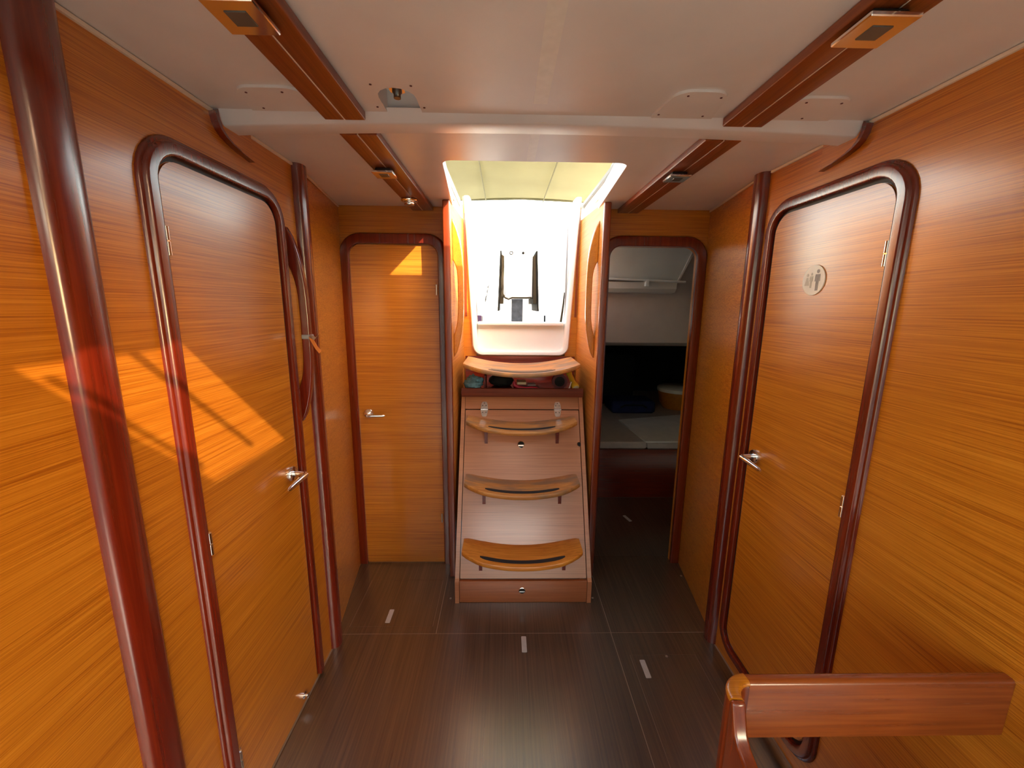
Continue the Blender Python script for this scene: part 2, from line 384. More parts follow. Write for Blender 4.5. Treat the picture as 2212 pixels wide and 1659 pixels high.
dl = side_door(onL, .896, 1.338, .012, 1.700, .060, False, 'teak door in rounded mahogany frame on the left wall')
for a, b in ((1.497, 1.556), (.809, .866), (.175, .232)): hinge(dl, onL, .898, a, b)
lever(dl, onL, 1.285, .850, -.098, -.014)
MB().lathe([(.011, 0), (.011, .006), (.005, .009), (.005, .016), (.008, .019), (.002, .022)], (XL+.0045, 1.225, .045), (1, 0, 0), 16).build('door_stop', 'chrome', dl)
dr = side_door(onR, .980, 1.418, .090, 1.705, .060, True, 'teak toilet door in rounded mahogany frame on the right wall')
for a, b in ((1.500, 1.559), (.861, .920)): hinge(dr, onR, .982, a, b)
lever(dr, onR, 1.372, .882, -.098, -.014)
# aft cabin door
n_door[0] += 1
poly = [(-.846, .012), (-.72, .012), (-.70, .022), (-.56, .022), (-.54, .012), (-.421, .012)] + arc(-.421-.05, 1.684-.05, .05, 0, PI/2, 6) + arc(-.842+.05, 1.684-.05, .05, PI/2, PI, 6)
da = MB().prism(poly, onB, 0, .006).build('door_%d' % n_door[0], 'teak_x', kind='structure', label='closed teak cabin door in the aft bulkhead left of the stairs', smooth=False)
FP = [(0, -.001), (0, .016), (.004, .020), (.040, .020), (.046, .016), (.050, .008), (.050, -.001)]
mm = MB(); moulding(mm, onB, (-.842, -.420, .0, 1.688), .055, FP, False); mm.build('door_frame', 'mahogany_z', da)
lever(da, onB, -.793, .852, .092, -.003)
for z in (1.45, .25):
    MB().lathe([(.004, 0), (.004, .05)], (-.428, YB-.022, z), (0, 0, 1), 10).build('hinge', 'brushed_steel', da)
n_door[0] += 1
mm = MB(); moulding(mm, onB, (.409, .837, .0, 1.690), .055, FP, False)
do = mm.build('door_%d' % n_door[0], 'mahogany_z', kind='structure', label='mahogany frame of the open doorway to the dark aft cabin')
MB().box(.405, .4085, YB-.014, YB+.028, 1.45, 1.51).build('strike_plate', 'chrome', do)

# toilet sign: round disc with a standing man and two fainter figures
sg = empty('toilet_sign', (XR-.0045, 1.206, 1.44), 'round cream toilet sign with grey pictogram figures on the right door', 'sign')
MB().prism(arc(1.206, 1.483, .043, 0, 2*PI*.97917, 47), onR, .0045, .0075).build('disc', 'sign_face', sg)
def man(c, s, w, mat, name):
    m = MB(); H = .0080
    def P(poly): m.prism([(c+u*s*w, 1.483+v*s) for u, v in poly], onR, .0075, H)
    P(arc(0, .024, .0055, 0, 2*PI*.95, 15))
    P([(-.009, .016), (.009, .016), (.010, -.004), (.0075, -.004), (.0068, .010), (.0055, .010), (.005, -.030), (.001, -.030), (.0006, -.006), (-.0006, -.006), (-.001, -.030), (-.005, -.030), (-.0055, .010), (-.0068, .010), (-.0075, -.004), (-.010, -.004)])
    m.build(name, mat, sg, smooth=False)
man(1.190, 1.0, 1.0, 'sign_mark', 'figure_mark')
man(1.214, .72, .9, 'sign_mark_faint', 'figure_mark')
m = MB(); m.prism(arc(1.230, 1.498, .0045, 0, 2*PI*.95, 13), onR, .0075, .0080); m.prism([(1.227, 1.491), (1.233, 1.491), (1.239, 1.468), (1.221, 1.468)], onR, .0075, .0080)
m.build('figure_mark', 'sign_mark_faint', sg, smooth=False)

# ------------------------------------------------------------------ ceiling
notch = [(-.300, 1.105), (-.300, 1.03)] + arc(-.342, 1.03, .042, 0, -PI, 8) + [(-.384, 1.105)]
fore = [(-.9, .36), (.9, .36), (.9, 1.105)] + notch + [(-.9, 1.105)]
ce = MB().prism(fore, onF, ZC, ZC+.05).build('ceiling', 'ceiling_vinyl', kind='structure', label='beige vinyl ceiling panel above the near half of the passage', smooth=False)
MB().box(-.40, -.285, .97, 1.105, ZC+.05, ZC+.06).build('recess_cap', 'beam_white', ce)
MB().box(-.93, .93, 1.105, 1.185, ZC+.012, ZC+.05).build('recess_back', 'beam_white', ce)
op = [(.345, 2.062), (.337, 1.95), (.305, 1.47)] + arc(.268, 1.467, .037, 0, -PI/2, 5)[1:] + arc(-.268, 1.467, .037, -PI/2, -PI, 5)[:-1] + [(-.305, 1.47), (-.337, 1.95), (-.345, 2.062)]
aft = [(-.93, 1.185), (.93, 1.185), (.93, 2.062)] + op + [(-.93, 2.062)]
MB().prism(aft, onF, ZC, ZC+.05).build('ceiling_aft', 'ceiling_vinyl', kind='structure', label='beige vinyl ceiling panel around the companionway hatch', smooth=False)
# saloon ceiling behind the viewer, with two hatch holes
HX0, HX1, HY0, HY1 = -.226, .188, -.050, .328
m = MB()
m.box(-1.7, HX0, -.10, .36, ZC, ZC+.05).box(HX1, 1.7, -.10, .36, ZC, ZC+.05).box(HX0, HX1, -.10, HY0, ZC, ZC+.05).box(HX0, HX1, HY1, .36, ZC, ZC+.05)
m.box(-1.7, -.5, -2.2, -.10, ZC, ZC+.05).box(.5, 1.7, -2.2, -.10, ZC, ZC+.05).box(-.5, .5, -1.2, -.10, ZC, ZC+.05).box(-1.7, 1.7, -3.5, -2.2, ZC, ZC+.05)
m.build('ceiling_saloon', 'ceiling_vinyl', kind='structure', label='saloon ceiling behind the viewer', smooth=False)
# overhead hatch above the viewer: frame, smoked pane, two bars (they draw the sun patch on the left wall)
hf = MB().box(HX0-.03, HX0, HY0-.03, HY1+.03, ZC-.006, ZC).box(HX1, HX1+.03, HY0-.03, HY1+.03, ZC-.006, ZC).box(HX0, HX1, HY0-.03, HY0, ZC-.006, ZC).box(HX0, HX1, HY1, HY1+.03, ZC-.006, ZC)\
    .build('window_1', 'beam_white', kind='structure', label='overhead deck hatch with smoked pane above the viewer')
MB().box(HX0-.02, HX1+.02, HY0-.02, HY1+.02, ZC+.051, ZC+.059).build('pane', 'smoked_acrylic', hf, smooth=False)
MB().box(HX0, .098, .186, .204, ZC, ZC+.006).build('crossbar', 'alu_rail', hf)
MB().box(-.195, .052, .014, .030, ZC, ZC+.005).build('crossbar', 'alu_rail', hf)
MB().rbox(.050, .090, -.040, .024, ZC+.0, ZC+.012, .003).build('hatch_latch', 'rubber_black', hf)
w2 = MB().box(-.53, -.5, -2.23, -1.17, ZC-.006, ZC).box(.5, .53, -2.23, -1.17, ZC-.006, ZC).box(-.5, .5, -2.23, -2.2, ZC-.006, ZC).box(-.5, .5, -1.2, -1.17, ZC-.006, ZC)\
    .build('window_2', 'beam_white', kind='structure', label='saloon deck hatch behind the viewer')
MB().box(-.52, .52, -2.22, -1.18, ZC+.051, ZC+.059).build('pane', 'clear_glass', w2, smooth=False)
# saloon shell behind the viewer
def holed_wall(name, s, y0, y1, wy0, wy1, wz0, wz1, label):
    a, b = sorted((s*1.66, s*1.70)); m = MB()
    m.box(a, b, y0, y1, 0, wz0).box(a, b, y0, y1, wz1, ZC).box(a, b, y0, wy0, wz0, wz1).box(a, b, wy1, y1, wz0, wz1)
    m.build(name, 'liner_white', kind='structure', label=label, smooth=False)
    c, d = sorted((s*1.672, s*1.680))
    return MB().box(c, d, wy0, wy1, wz0, wz1)
holed_wall('wall_saloon_left', -1, -3.5, .2, -3.2, -.15, 1.12, 1.74, 'saloon side behind the viewer on the left').build('window_3', 'clear_glass', kind='structure', label='long coachroof window on the left behind the viewer', smooth=False)
holed_wall('wall_saloon_right', 1, -3.5, .2, -3.2, -1.6, 1.12, 1.74, 'saloon side behind the viewer on the right').build('window_4', 'clear_glass', kind='structure', label='coachroof window on the right behind the viewer', smooth=False)
MB().box(-1.7, -.835, .17, .2, 0, ZC).build('wall_return_left', 'liner_white', kind='structure', label='bulkhead return beside the viewer on the left', smooth=False)
MB().box(.835, 1.7, .17, .2, 0, ZC).build('wall_return_right', 'liner_white', kind='structure', label='bulkhead return beside the viewer on the right', smooth=False)
MB().box(-1.7, 1.7, -3.5, -3.46, 0, ZC).build('wall_fore', 'liner_white', kind='structure', label='forward saloon bulkhead behind the viewer', smooth=False)

# deck beam: gently cambered white beam across the passage
sec = [(1.092, 1.866), (1.098, 1.862), (1.1185, 1.8475), (1.1225, 1.8455), (1.127, 1.845), (1.180, 1.8455), (1.184, 1.8475), (1.186, 1.868)]
m = MB(); N = 24; rg = []
for k in range(N+1):
    x = -.803 + 1.606*k/N; dz = .001 - .016*(x/.8)**2
    rg.append([(x, y, z + (dz if z < 1.86 else 0)) for y, z in sec])
m.rings(rg); beam = trim(m, 'beam_white', 'white cambered deck beam crossing the ceiling')
m = MB()
m.prism([(1.0985, 1.8640), (1.1195, 1.8495), (1.1187, 1.8483), (1.0977, 1.8628)], lambda u, v, h: (h, u, v), -.030, .004).build('seam_patch', 'seam_tape', beam)
# seam tape along the middle of the ceiling
trim(MB().box(-.034, -.002, .36, 1.045, ZC-.0012, ZC), 'seam_tape', 'pale lining tape along the middle of the near ceiling')
trim(MB().box(-.030, -.004, 1.187, 1.428, ZC-.0010, ZC), 'seam_tape', 'pale lining tape between beam and companionway hatch')
# curved wooden corner blocks where the beam meets the walls
for s, fn, lb in ((-1, onL, 'left'), (1, onR, 'right')):
    top = [(1.100, 1.8595), (1.104, 1.838), (1.112, 1.822), (1.126, 1.810), (1.150, 1.800), (1.185, 1.791), (1.235, 1.783)]
    poly = top + [(1.235, 1.8595)]
    m = MB(); m.prism(poly, fn, 0, .012)
    cb = trim(m, 'mahogany_y' if False else 'teak_y', 'small curved wooden corner block under the beam on the %s wall' % lb)
    low = [(u-.012*(1-k/6), v-.009*(1-k/6)) for k, (u, v) in enumerate(top)]
    m = MB(); m.prism(top + low[::-1], fn, 0, .017); m.build('edge_moulding', 'mahogany_y', cb)
# wooden strips on the ceiling, two boards each with a pale inlay between them
def strip(s, y0, y1, label):
    a, b, c, d = (.437, .4865, .4885, .535)
    def X(p, q): return tuple(sorted((s*p, s*q)))
    r0 = empty('trim_%d' % (n_trim[0]+1), (s*.485, (y0+y1)/2, 1.840), label, kind='structure'); n_trim[0] += 1
    x0, x1 = X(a, b); MB().rbox(x0, x1, y0, y1, 1.840, 1.8598, .0025, 'y').build('board', 'strip_wood', r0)
    x0, x1 = X(c, d); MB().rbox(x0, x1, y0, y1, 1.840, 1.8598, .0025, 'y').build('board', 'strip_wood', r0)
    x0, x1 = X(b-.0005, c+.0005); MB().box(x0, x1, y0+.001, y1-.001, 1.8412, 1.85).build('inlay', 'edge_bead', r0)
    return r0
for s, lb in ((-1, 'left'), (1, 'right')):
    strip(s, .25, 1.100, 'reddish wooden strip on the near ceiling, %s side' % lb)
    strip(s, 1.187, 2.055, 'reddish wooden strip on the ceiling aft of the beam, %s side' % lb)
# square spotlights on the strips
def spot(x, y, size, label):
    t = empty('ceiling_spotlight', (x, y, 1.820), label, 'light', 'square ceiling spotlights on the wooden strips')
    h = size/2
    MB().rbox(x-h*.72, x+h*.72, y-h*.72, y+h*.72, 1.829, 1.840, .004).build('backing_box', 'rubber_black', t)
    m = MB(); m.rbox(x-h, x+h, y-h, y+h, 1.8225, 1.8295, .0025); m.build('face_plate', 'chrome', t)
    MB().rbox(x-h*.42, x+h*.42, y-h*.42, y+h*.42, 1.8212, 1.8232, .001).build('lens', 'lens', t)
spot(-.497, .716, .078, 'square chrome spotlight nearest the viewer on the left strip')
spot(.474, .716, .078, 'square chrome spotlight nearest the viewer on the right strip')
spot(-.498, 1.470, .070, 'small square chrome spotlight on the left strip aft of the beam')
spot(.476, 1.462, .070, 'small square chrome spotlight on the right strip aft of the beam')
t = empty('round_lamp', (-.502, 1.845, 1.815), 'small round chrome lamp at the aft end of the left ceiling strip', 'light')
MB().lathe([(.034, .025), (.036, .020), (.034, .016), (.028, .014), (.028, .0135)], (-.502, 1.845, 1.815), (0, 0, 1), 28).build('rim', 'chrome', t)
MB().lathe([(.020, .0145), (.022, .006), (.020, .001), (.001, 0)], (-.502, 1.845, 1.815), (0, 0, 1), 24).build('bulb_housing', 'chrome', t)
# inspection covers next to the beam
def cover(x0, x1, y0, label, screws):
    t = empty('inspection_cover', ((x0+x1)/2, y0+.05, ZC-.004), label, 'cover', 'rounded ceiling inspection covers')
    poly = [(x0-.012, 1.092), (x0, y0+.045)] + arc(x0+.04, y0+.045, .04, PI, PI/2, 6)[1:] 
    poly = [(x0-.012, 1.092)] + [(u, 2*(y0+.04)-v) for u, v in arc(x0+.04, y0+.04, .04, PI, PI/2, 6)] + [(u, 2*(y0+.04)-v) for u, v in arc(x1-.04, y0+.04, .04, PI/2, 0, 6)] + [(x1+.012, 1.092)]
    MB().prism(poly, onF, ZC-.006, ZC-.0002).build('plate', 'ceiling_vinyl', t)
    for sx, sy in screws:
        MB().lathe([(.001, .0012), (.0028, .0008), (.0028, 0), (.001, -.0002)], (sx, sy, ZC-.0070), (0, 0, 1), 8).build('screw', 'maroon', t)
cover(-.690, -.540, .985, 'rounded cover plate beside the left ceiling strip near the beam', [(-.665, 1.006), (-.585, 1.002), (-.668, 1.078)])
cover(.268, .392, .968, 'rounded cover plate between ceiling tape and right strip', [(.300, .985), (.375, .990), (.268, 1.074), (.376, 1.078)])
cover(.540, .680, .985, 'rounded cover plate between right ceiling strip and right wall', [(.575, 1.004), (.655, 1.004), (.62, 1.080)])
for sx, sy in ((-.385, .975), (-.300, .978), (-.400, 1.075), (-.29, 1.075)):
    MB().lathe([(.001, .0012), (.0028, .0008), (.0028, 0), (.001, -.0002)], (sx, sy, ZC-.0012), (0, 0, 1), 8).build('screw', 'maroon', ce)
t = empty('bolt_fitting', (-.342, 1.035, 1.855), 'steel bolt with hex nut in the ceiling recess left of centre', 'bolt')
MB().lathe([(.014, .048), (.014, .030), (.011, .030), (.011, .008), (.008, .004), (.008, -.004)], (-.342, 1.030, 1.862), (0, 0, 1), 10).build('bolt', 'dark_steel', t)
MB().lathe([(.019, .032), (.019, .012), (.011, .012), (.011, .0125)], (-.342, 1.030, 1.862), (0, 0, 1), 6).build('nut', 'chrome', t)

# ------------------------------------------------------------------ stairwell: side panels, aft panel, white moulded frame
for s, lb in ((-1, 'left'), (1, 'right')):
    a, b = sorted((s*.345, s*.375))
    prof = [(1.945, 0), (2.555, 0), (2.555, 1.90), (1.945, 1.862)]
    w = MB(); w.prism(prof, lambda u, v, h: (h, u, v), a, b); w.build('wall_stairwell_%s' % lb, 'teak_pale', kind='structure', label='pale teak side panel of the stairwell on the %s' % lb, smooth=False)
    trim(MB().rbox(a-.001, b+.001, 1.925, 1.945, 0, 1.860, .005), 'red_wood_z', 'reddish upright edge of the stairwell side on the %s' % lb)
    # liner of the sliding hatch, flaring outwards and up
    pts = [(.268, 1.430), (.305, 1.47), (.337, 1.95), (.345, 2.05), (.345, 2.56)]
    m = MB(); lo = [(s*x, y, 1.905 if y < 2.06 else 1.895) for x, y in pts]; hi = [(s*(x+.035), y, 2.02) for x, y in pts]; out = [(s*(x+.07), y, 2.02) for x, y in pts]
    V = lo+hi+out; n = 5; m.add(V, [(k*n+i, k*n+i+1, (k+1)*n+i+1, (k+1)*n+i) for k in range(2) for i in range(n-1)])
    trim(m, 'gelcoat', 'white moulded hatch liner on the %s' % lb)
    c, d = sorted((s*.352, s*.368))
    t = trim(MB().box(c, d, 1.44, 2.60, 1.975, 1.990), 'alu_rail', 'dark slide rail of the companionway hatch on the %s' % lb)
MB().box(-.345, .345, 1.36, 1.43, ZC+.05, 2.13).box(-.42, .42, .9, 1.43, 2.02, 2.13).build('hatch_garage', 'gelcoat_deck', label='white sliding hatch garage on the coachroof ahead of the companionway', kind='structure')
# aft panel (teak) with trapezoid opening
inn = [(-.272, 1.135), (.278, 1.135), (.322, 2.02), (-.318, 2.02)]
m = MB()
def quad(p):  m.prism(p, onY, 0, .03)
onY = lambda u, v, h: (u, 2.520+h, v)
quad([(-.345, 0), (.345, 0), (.345, 1.10), (-.345, 1.10)])
quad([(-.345, 1.10), (-.270, 1.10), (-.316, 2.02), (-.345, 2.02)])
quad([(.276, 1.10), (.345, 1.10), (.345, 2.02), (.320, 2.02)])
m.build('wall_stairwell_aft', 'teak_x', kind='structure', label='teak panel around the white companionway frame', smooth=False)
def rtrap(zb, zt, wb, wt, r, off):
    """open loop: down the left side, round the bottom corners, up the right side"""
    wl_ = lambda z: wb+(wt-wb)*(z-zb)/(zt-zb)
    L = [(-wl_(zt)-off, zt), (-wl_(zb+r)-off, zb+r)]
    L += [(u, v) for u, v in arc(-wb+r, zb+r, r+off, PI, 1.5*PI, 6)][1:]
    L += [(u, v) for u, v in arc(wb-r, zb+r, r+off, 1.5*PI, 2*PI, 6)]
    L += [(wl_(zt)+off, zt)]
    return L
prof = [(.016, 2.522), (.016, 2.506), (.010, 2.499), (-.004, 2.499), (-.012, 2.505), (-.016, 2.53), (-.018, 2.60)]
m = MB(); loops = [[(u+.003, y, v) for u, v in rtrap(1.118, 2.02, .278, .322, .045, off)] for off, y in prof]
n = len(loops[0]); V = [p for L in loops for p in L]; m.add(V, [(k*n+i, k*n+i+1, (k+1)*n+i+1, (k+1)*n+i) for k in range(len(loops)-1) for i in range(n-1)])
cf = trim(m, 'gelcoat', 'white moulded frame of the companionway opening above the stairs')
MB().box(-.262, .268, 2.545, 2.575, 1.125, 1.292).build('lower_board', 'gelcoat', cf)
MB().rbox(-.262, .262, 2.515, 2.620, 1.285, 1.306, .006, 'x').build('sill', 'gelcoat', cf)
for sx in (-.331, .333): MB().box(sx-.006, sx+.006, 2.513, 2.5195, 1.34, 1.93).build('side_groove', 'mahogany_z', cf)  # dark strips stand in for the shading on the wood beside the frame
for sx in (-.270, .276): MB().box(sx-.004, sx+.004, 2.555, 2.57, 1.30, 1.95).build('washboard_slot', 'alu_rail', cf)

# bow-shaped grab rails
def grab_rail(fn, y, z0, z1, s0, s1, w, label, thick=.022, mat='mahogany_z'):
    zc_, hh = (z0+z1)/2, (z1-z0)/2
    po = lambda z: w*(1-abs((z-zc_)/hh)**3.2)*.92 + .08*w
    N = 22; out = [(po(z0+(z1-z0)*k/N) if 0 < k < N else 0, z0+(z1-z0)*k/N) for k in range(N+1)]
    bar = .55*w; ins = []
    for k in range(N+1):
        z = s1 + (s0-s1)*k/N; t = abs((z-(s0+s1)/2)/((s1-s0)/2)); ins.append((max(0.0, (po(z)-bar))*(1-t**6), z))
    poly = out + ins
    m = MB(); m.prism(poly, lambda p, z, h: fn(p, y+h, z), -thick/2, thick/2)
    o = m.build('grab_rail', mat, label=label, cat='rail', group='bow-shaped wooden grab rails')
    bv = o.modifiers.new('bevel', 'BEVEL'); bv.width = .004; bv.segments = 2; bv.limit_method = 'ANGLE'; bv.angle_limit = math.radians(50)
    return o
grab_rail(lambda p, y, z: (XL+p, y, z), 1.405, .995, 1.648, 1.115, 1.525, .052, 'dark mahogany grab rail with a bow-shaped grip between left door and post')
grab_rail(lambda p, y, z: (-.345+p, y, z), 2.02, 1.150, 1.800, 1.255, 1.615, .050, 'sunlit wooden grab rail on the left side of the stairwell', .024, 'teak_y')
grab_rail(lambda p, y, z: (.345-p, y, z), 2.02, 1.150, 1.800, 1.255, 1.615, .050, 'orange wooden grab rail on the right side of the stairwell', .024, 'teak_y')
t = empty('cord_tie', (-.762, 1.405, 1.28), 'grey clip with orange ribbon tied to the left grab rail', 'tie')
MB().rbox(-.781, -.749, 1.391, 1.419, 1.285, 1.300, .004).build('band', 'grey_plastic', t)
for dx, dz, mt in ((.034, -.055, 'ribbon_orange'), (.030, .004, 'brushed_steel')):
    a, b = Vector((-.752, 1.39, 1.297)), Vector((-.752+dx, 1.385, 1.297+dz)); c = (a+b)/2+Vector((.006, -.004, -.012))
    m = MB(); q = [a, a*.5+c*.5, c, c*.5+b*.5, b]; up = Vector((.004, 0, .004))
    m.rings([[tuple(p-up), tuple(p+up), tuple(p+up+Vector((0, .0015, 0))), tuple(p-up+Vector((0, .0015, 0)))] for p in q]); m.build('ribbon', mt, t)

# ------------------------------------------------------------------ companionway stairs
ST = empty('companionway_stairs', (0, 1.95, 0), 'pinkish teak companionway stairs with four curved worn treads', 'stairs')
SL = .5185                                        # run of the sloping front per metre of height
onS = lambda u, v, h: (u, 1.750+SL*(v-.12)-h*.888, v+h*.460)      # u = X, v = height, h = proud of the slope
side = [(1.732, .0), (1.732, .112), (1.744, .124), (2.158, .925), (2.50, .925), (2.50, 0)]
for s in (-1, 1):
    a, b = sorted((s*.326, s*.306)); m = MB(); m.prism(side, lambda u, v, h: (h, u, v), a, b); m.build('side_cheek', 'teak_step_panel', ST, smooth=False)
MB().rbox(-.305, .305, 1.737, 1.757, .0, .113, .002, 'x').build('drawer_front', 'drawer_teak', ST)
lid = MB().prism(rrect(-.303, .303, .1195, .853, .004, 2), onS, -.014, .0).build('lid_panel', 'teak_step_panel', ST, smooth=False)
MB().prism(rrect(-.305, .305, .858, .922, .002, 2), onS, -.014, .0).build('top_rail', 'teak_step_panel', ST, smooth=False)
MB().prism([(-.305, .124), (.305, .124), (.305, .925), (-.305, .925)], onS, -.030, -.018).build('backing', 'dark_hole', ST, smooth=False)
for x in (-.203, .190):
    m = MB(); m.prism([(x-.016, .884), (x-.010, .893), (x+.010, .893), (x+.016, .884), (x+.019, .859), (x-.019, .859)], onS, 0, .003)
    m.prism([(x-.019, .853), (x+.019, .853), (x+.015, .829), (x+.010, .821), (x-.010, .821), (x-.015, .829)], onS, 0, .003)
    m.tube([onS(x-.0195, .856, .004), onS(x+.0195, .856, .004)], .0042, 10)
    h = m.build('hinge', 'chrome', ST)
    for du, dv in ((0, .030), (-.009, .018), (.009, .018), (-.009, -.015), (.009, -.015)):
        MB().lathe([(.0028, 0), (.0028, .0006)], onS(x+du, .856+dv, .003), (0, -.888, .46), 8).build('screw', 'lens', h)
def ring_pull(fn, ax, u, v, r, parent):
    m = MB(); m.lathe([(r*.82, 0), (r, 0), (r, .002), (r*.86, .0035), (r*.82, 0)], fn(u, v, 0), ax, 24, caps=False); o = m.build('ring_pull', 'chrome', parent)
    MB().lathe([(r*.82, .0006), (.001, .0007)], fn(u, v, 0), ax, 20).build('recess', 'dark_hole', o)
    m = MB(); m.prism(rrect(u-r*.8, u+r*.8, v-r*.38, v-r*.05, r*.12, 2), fn, .001, .004); m.build('pull_bar', 'chrome', o)
ring_pull(onS, (0, -.888, .46), -.008, .688, .0185, ST)
onD = lambda u, v, h: (u, 1.737-h, v)
ring_pull(onD, (0, -1, 0), -.006, .064, .0165, ST)
ring_pull(lambda u, v, h: onS(.298, v, h+.004), (0, -.888, .46), 0, .690, .012, ST)
def tread(z0, yb, yf, hw, mat, gripmat, gw, brackets, peel=False):
    cx = -.008; kx = .45; N = 28; th = .021
    def zz(x): return z0 + kx*(x-cx)**2
    def front(t):
        a = abs(t); y = yf + .034*a**2.2
        if a > .62: y += .030*((a-.62)/.38)**1.6
        return y
    m = MB(); rg = []
    for k in range(N+1):
        t = -1+2*k/N; x = cx + hw*t; z = zz(x); f = front(t); yb_ = yb
        if k in (0, N): yb_ -= .012; f += .004
        rg.append([(x, f+.003, z), (x, yb_, z), (x, yb_, z-th), (x, f+.003, z-th), (x, f, z-th+.004), (x, f, z-.004)])
    m.rings(rg); o = m.build('tread', mat, ST)
    def gs(off, w, x0, x1, h, nm, mt):
        g_ = MB(); R = []
        for k in range(N+1):
            x = x0+(x1-x0)*k/N; t = (x-cx)/hw; e = 1-abs(2*k/N-1)**14; ww = w*(.35+.65*e)/2; y = front(t)+off; z = zz(x)
            R.append([(x, y-ww, z), (x, y-ww, z+h), (x, y+ww, z+h), (x, y+ww, z)])
        g_.rings(R); g_.build(nm, mt, o)
    gs(.040, .025, cx-gw, cx+gw, .0012, 'grip_strip', gripmat)
    if peel: gs(.074, .014, cx-gw*.93, cx+gw*.93, .0010, 'grip_strip', 'grip_grey')
    for bx in brackets:
        b_ = MB(); yb2 = yb+.004; z = zz(bx)-th+.001
        b_.prism([(yb2+.006, z), (yb2-.075, z), (yb2-.072, z-.020), (yb2-.068, z-.098), (yb2-.052, z-.098)], lambda u, v, h: (h, u, v), bx-.008, bx+.008)
        b_.build('bracket', 'mahogany_y', o)
    return o
tread(.253, 1.826, 1.640, .280, 'tread_orange', 'grip_black', .196, (-.205, .195))
tread(.527, 1.968, 1.780, .280, 'tread_worn', 'grip_black', .178, (-.195, .185))
tread(.797, 2.108, 1.918, .280, 'tread_worn', 'grip_black', .168, (-.190, .182))
tread(1.072, 2.385, 2.000, .300, 'tread_worn', 'rubber_black', .170, (), True)
sh = MB(); sh.box(-.326, .326, 2.13, 2.50, .940, .955); sh.build('shelf', 'mahogany_x', ST)
MB().rbox(-.322, .322, 2.112, 2.132, .928, .974, .003, 'x').build('shelf_lip', 'lip_wood', ST)
MB().box(-.335, .335, 2.49, 2.50, .955, 1.10).build('shelf_back', 'mahogany_x', ST)

# things on the shelf
def blob(c, rx, ry, rz, seed, lump=.25, nu=18, nv=12):
    rnd = random.Random(seed); ph = [(rnd.uniform(1, 4), rnd.uniform(1, 5), rnd.uniform(0, 6), rnd.uniform(.3, 1)) for _ in range(6)]
    m = MB(); R = []
    for j in range(nv+1):
        a = -PI/2 + PI*j/nv; ring = []
        for i in range(nu):
            b = 2*PI*i/nu; d = 1 + lump*sum(w*math.sin(p*b*1.0 + q*a*2 + s_) for p, q, s_, w in [(round(p), q, s_, w) for p, q, s_, w in ph])/3
            ca = max(math.cos(a), .02)
            ring.append((c[0]+rx*d*ca*math.cos(b), c[1]+ry*d*ca*math.sin(b), max(c[2]+rz*d*math.sin(a), c[2]-rz*.8)))
        R.append(ring)
    m.rings(R); return m
blob((-.262, 2.185, .988), .052, .05, .040, 3, .32).build('cleaning_cloth', 'blue_cloth', label='crumpled light blue cloth at the left end of the stair shelf', cat='cloth')
MB().rbox(-.205, -.196, 2.16, 2.30, .955, 1.035, .004, 'y').build('notebook', 'maroon', label='upright maroon notebook beside the blue cloth', cat='book')
blob((-.115, 2.30, .9865), .070, .06, .038, 9, .15).build('dark_pouch', 'black_cloth', label='dark pouch deep in the stair shelf', cat='pouch')
t = empty('pencil_tray', (.012, 2.20, .955), 'pink plastic tray with papers in the middle of the stair shelf', 'tray')
m = MB(); pts = [(-.045, 2.16, 1.005), (-.042, 2.158, .985), (-.020, 2.155, .972), (.02, 2.15, .967), (.05, 2.15, .972), (.075, 2.148, .966), (.095, 2.15, .959)]
m.tube(pts, [.006, .009, .010, .009, .009, .011, .006], 10); m.build('rim', 'pink_plastic', t)
MB().box(-.045, .095, 2.165, 2.27, .955, .962).build('base', 'maroon', t)
MB().rbox(-.028, .022, 2.17, 2.25, .985, .998, .002).build('paper_pad', 'paper', label='small stack of cream paper in the pink tray', cat='paper')
MB().rbox(.030, .075, 2.18, 2.24, .978, .983, .002).build('grey_card', 'grey_plastic', label='small grey card lying in the pink tray', cat='card')
t = empty('tape_roll', (.205, 2.19, .955), 'dark maroon tape roll standing near the yellow torch', 'tape roll')
MB().lathe([(.028, -.012), (.042, -.012), (.042, .012), (.028, .012), (.028, -.012)], (.205, 2.20, .999), (0, 1, 0), 28, caps=False).build('ring', 'maroon', t)
MB().lathe([(.028, -.004), (.028, .004)], (.205, 2.20, .999), (0, 1, 0), 24).build('core', 'black_cloth', t)
t = empty('torch', (.272, 2.17, .955), 'yellow torch leaning at the right end of the stair shelf', 'torch')
a = Vector((.285, 2.135, .976)); b = Vector((.258, 2.23, 1.045)); ax = (b-a).normalized()
MB().lathe([(.017, 0), (.020, .002), (.020, .022), (.0145, .034), (.0135, .10), (.017, .108), (.015, .118)], a, ax, 20).build('body', 'yellow_plastic', t)
MB().lathe([(.0165, .001), (.0165, .0012)], a, -ax, 16).build('lens', 'paper', t)
MB().tube([(.232, 2.135, .960), (.252, 2.14, .975), (.262, 2.15, 1.005)], [.004, .0035, .003], 8).build('white_stick', 'white_plastic', label='thin white plastic stick beside the torch', cat='stick')

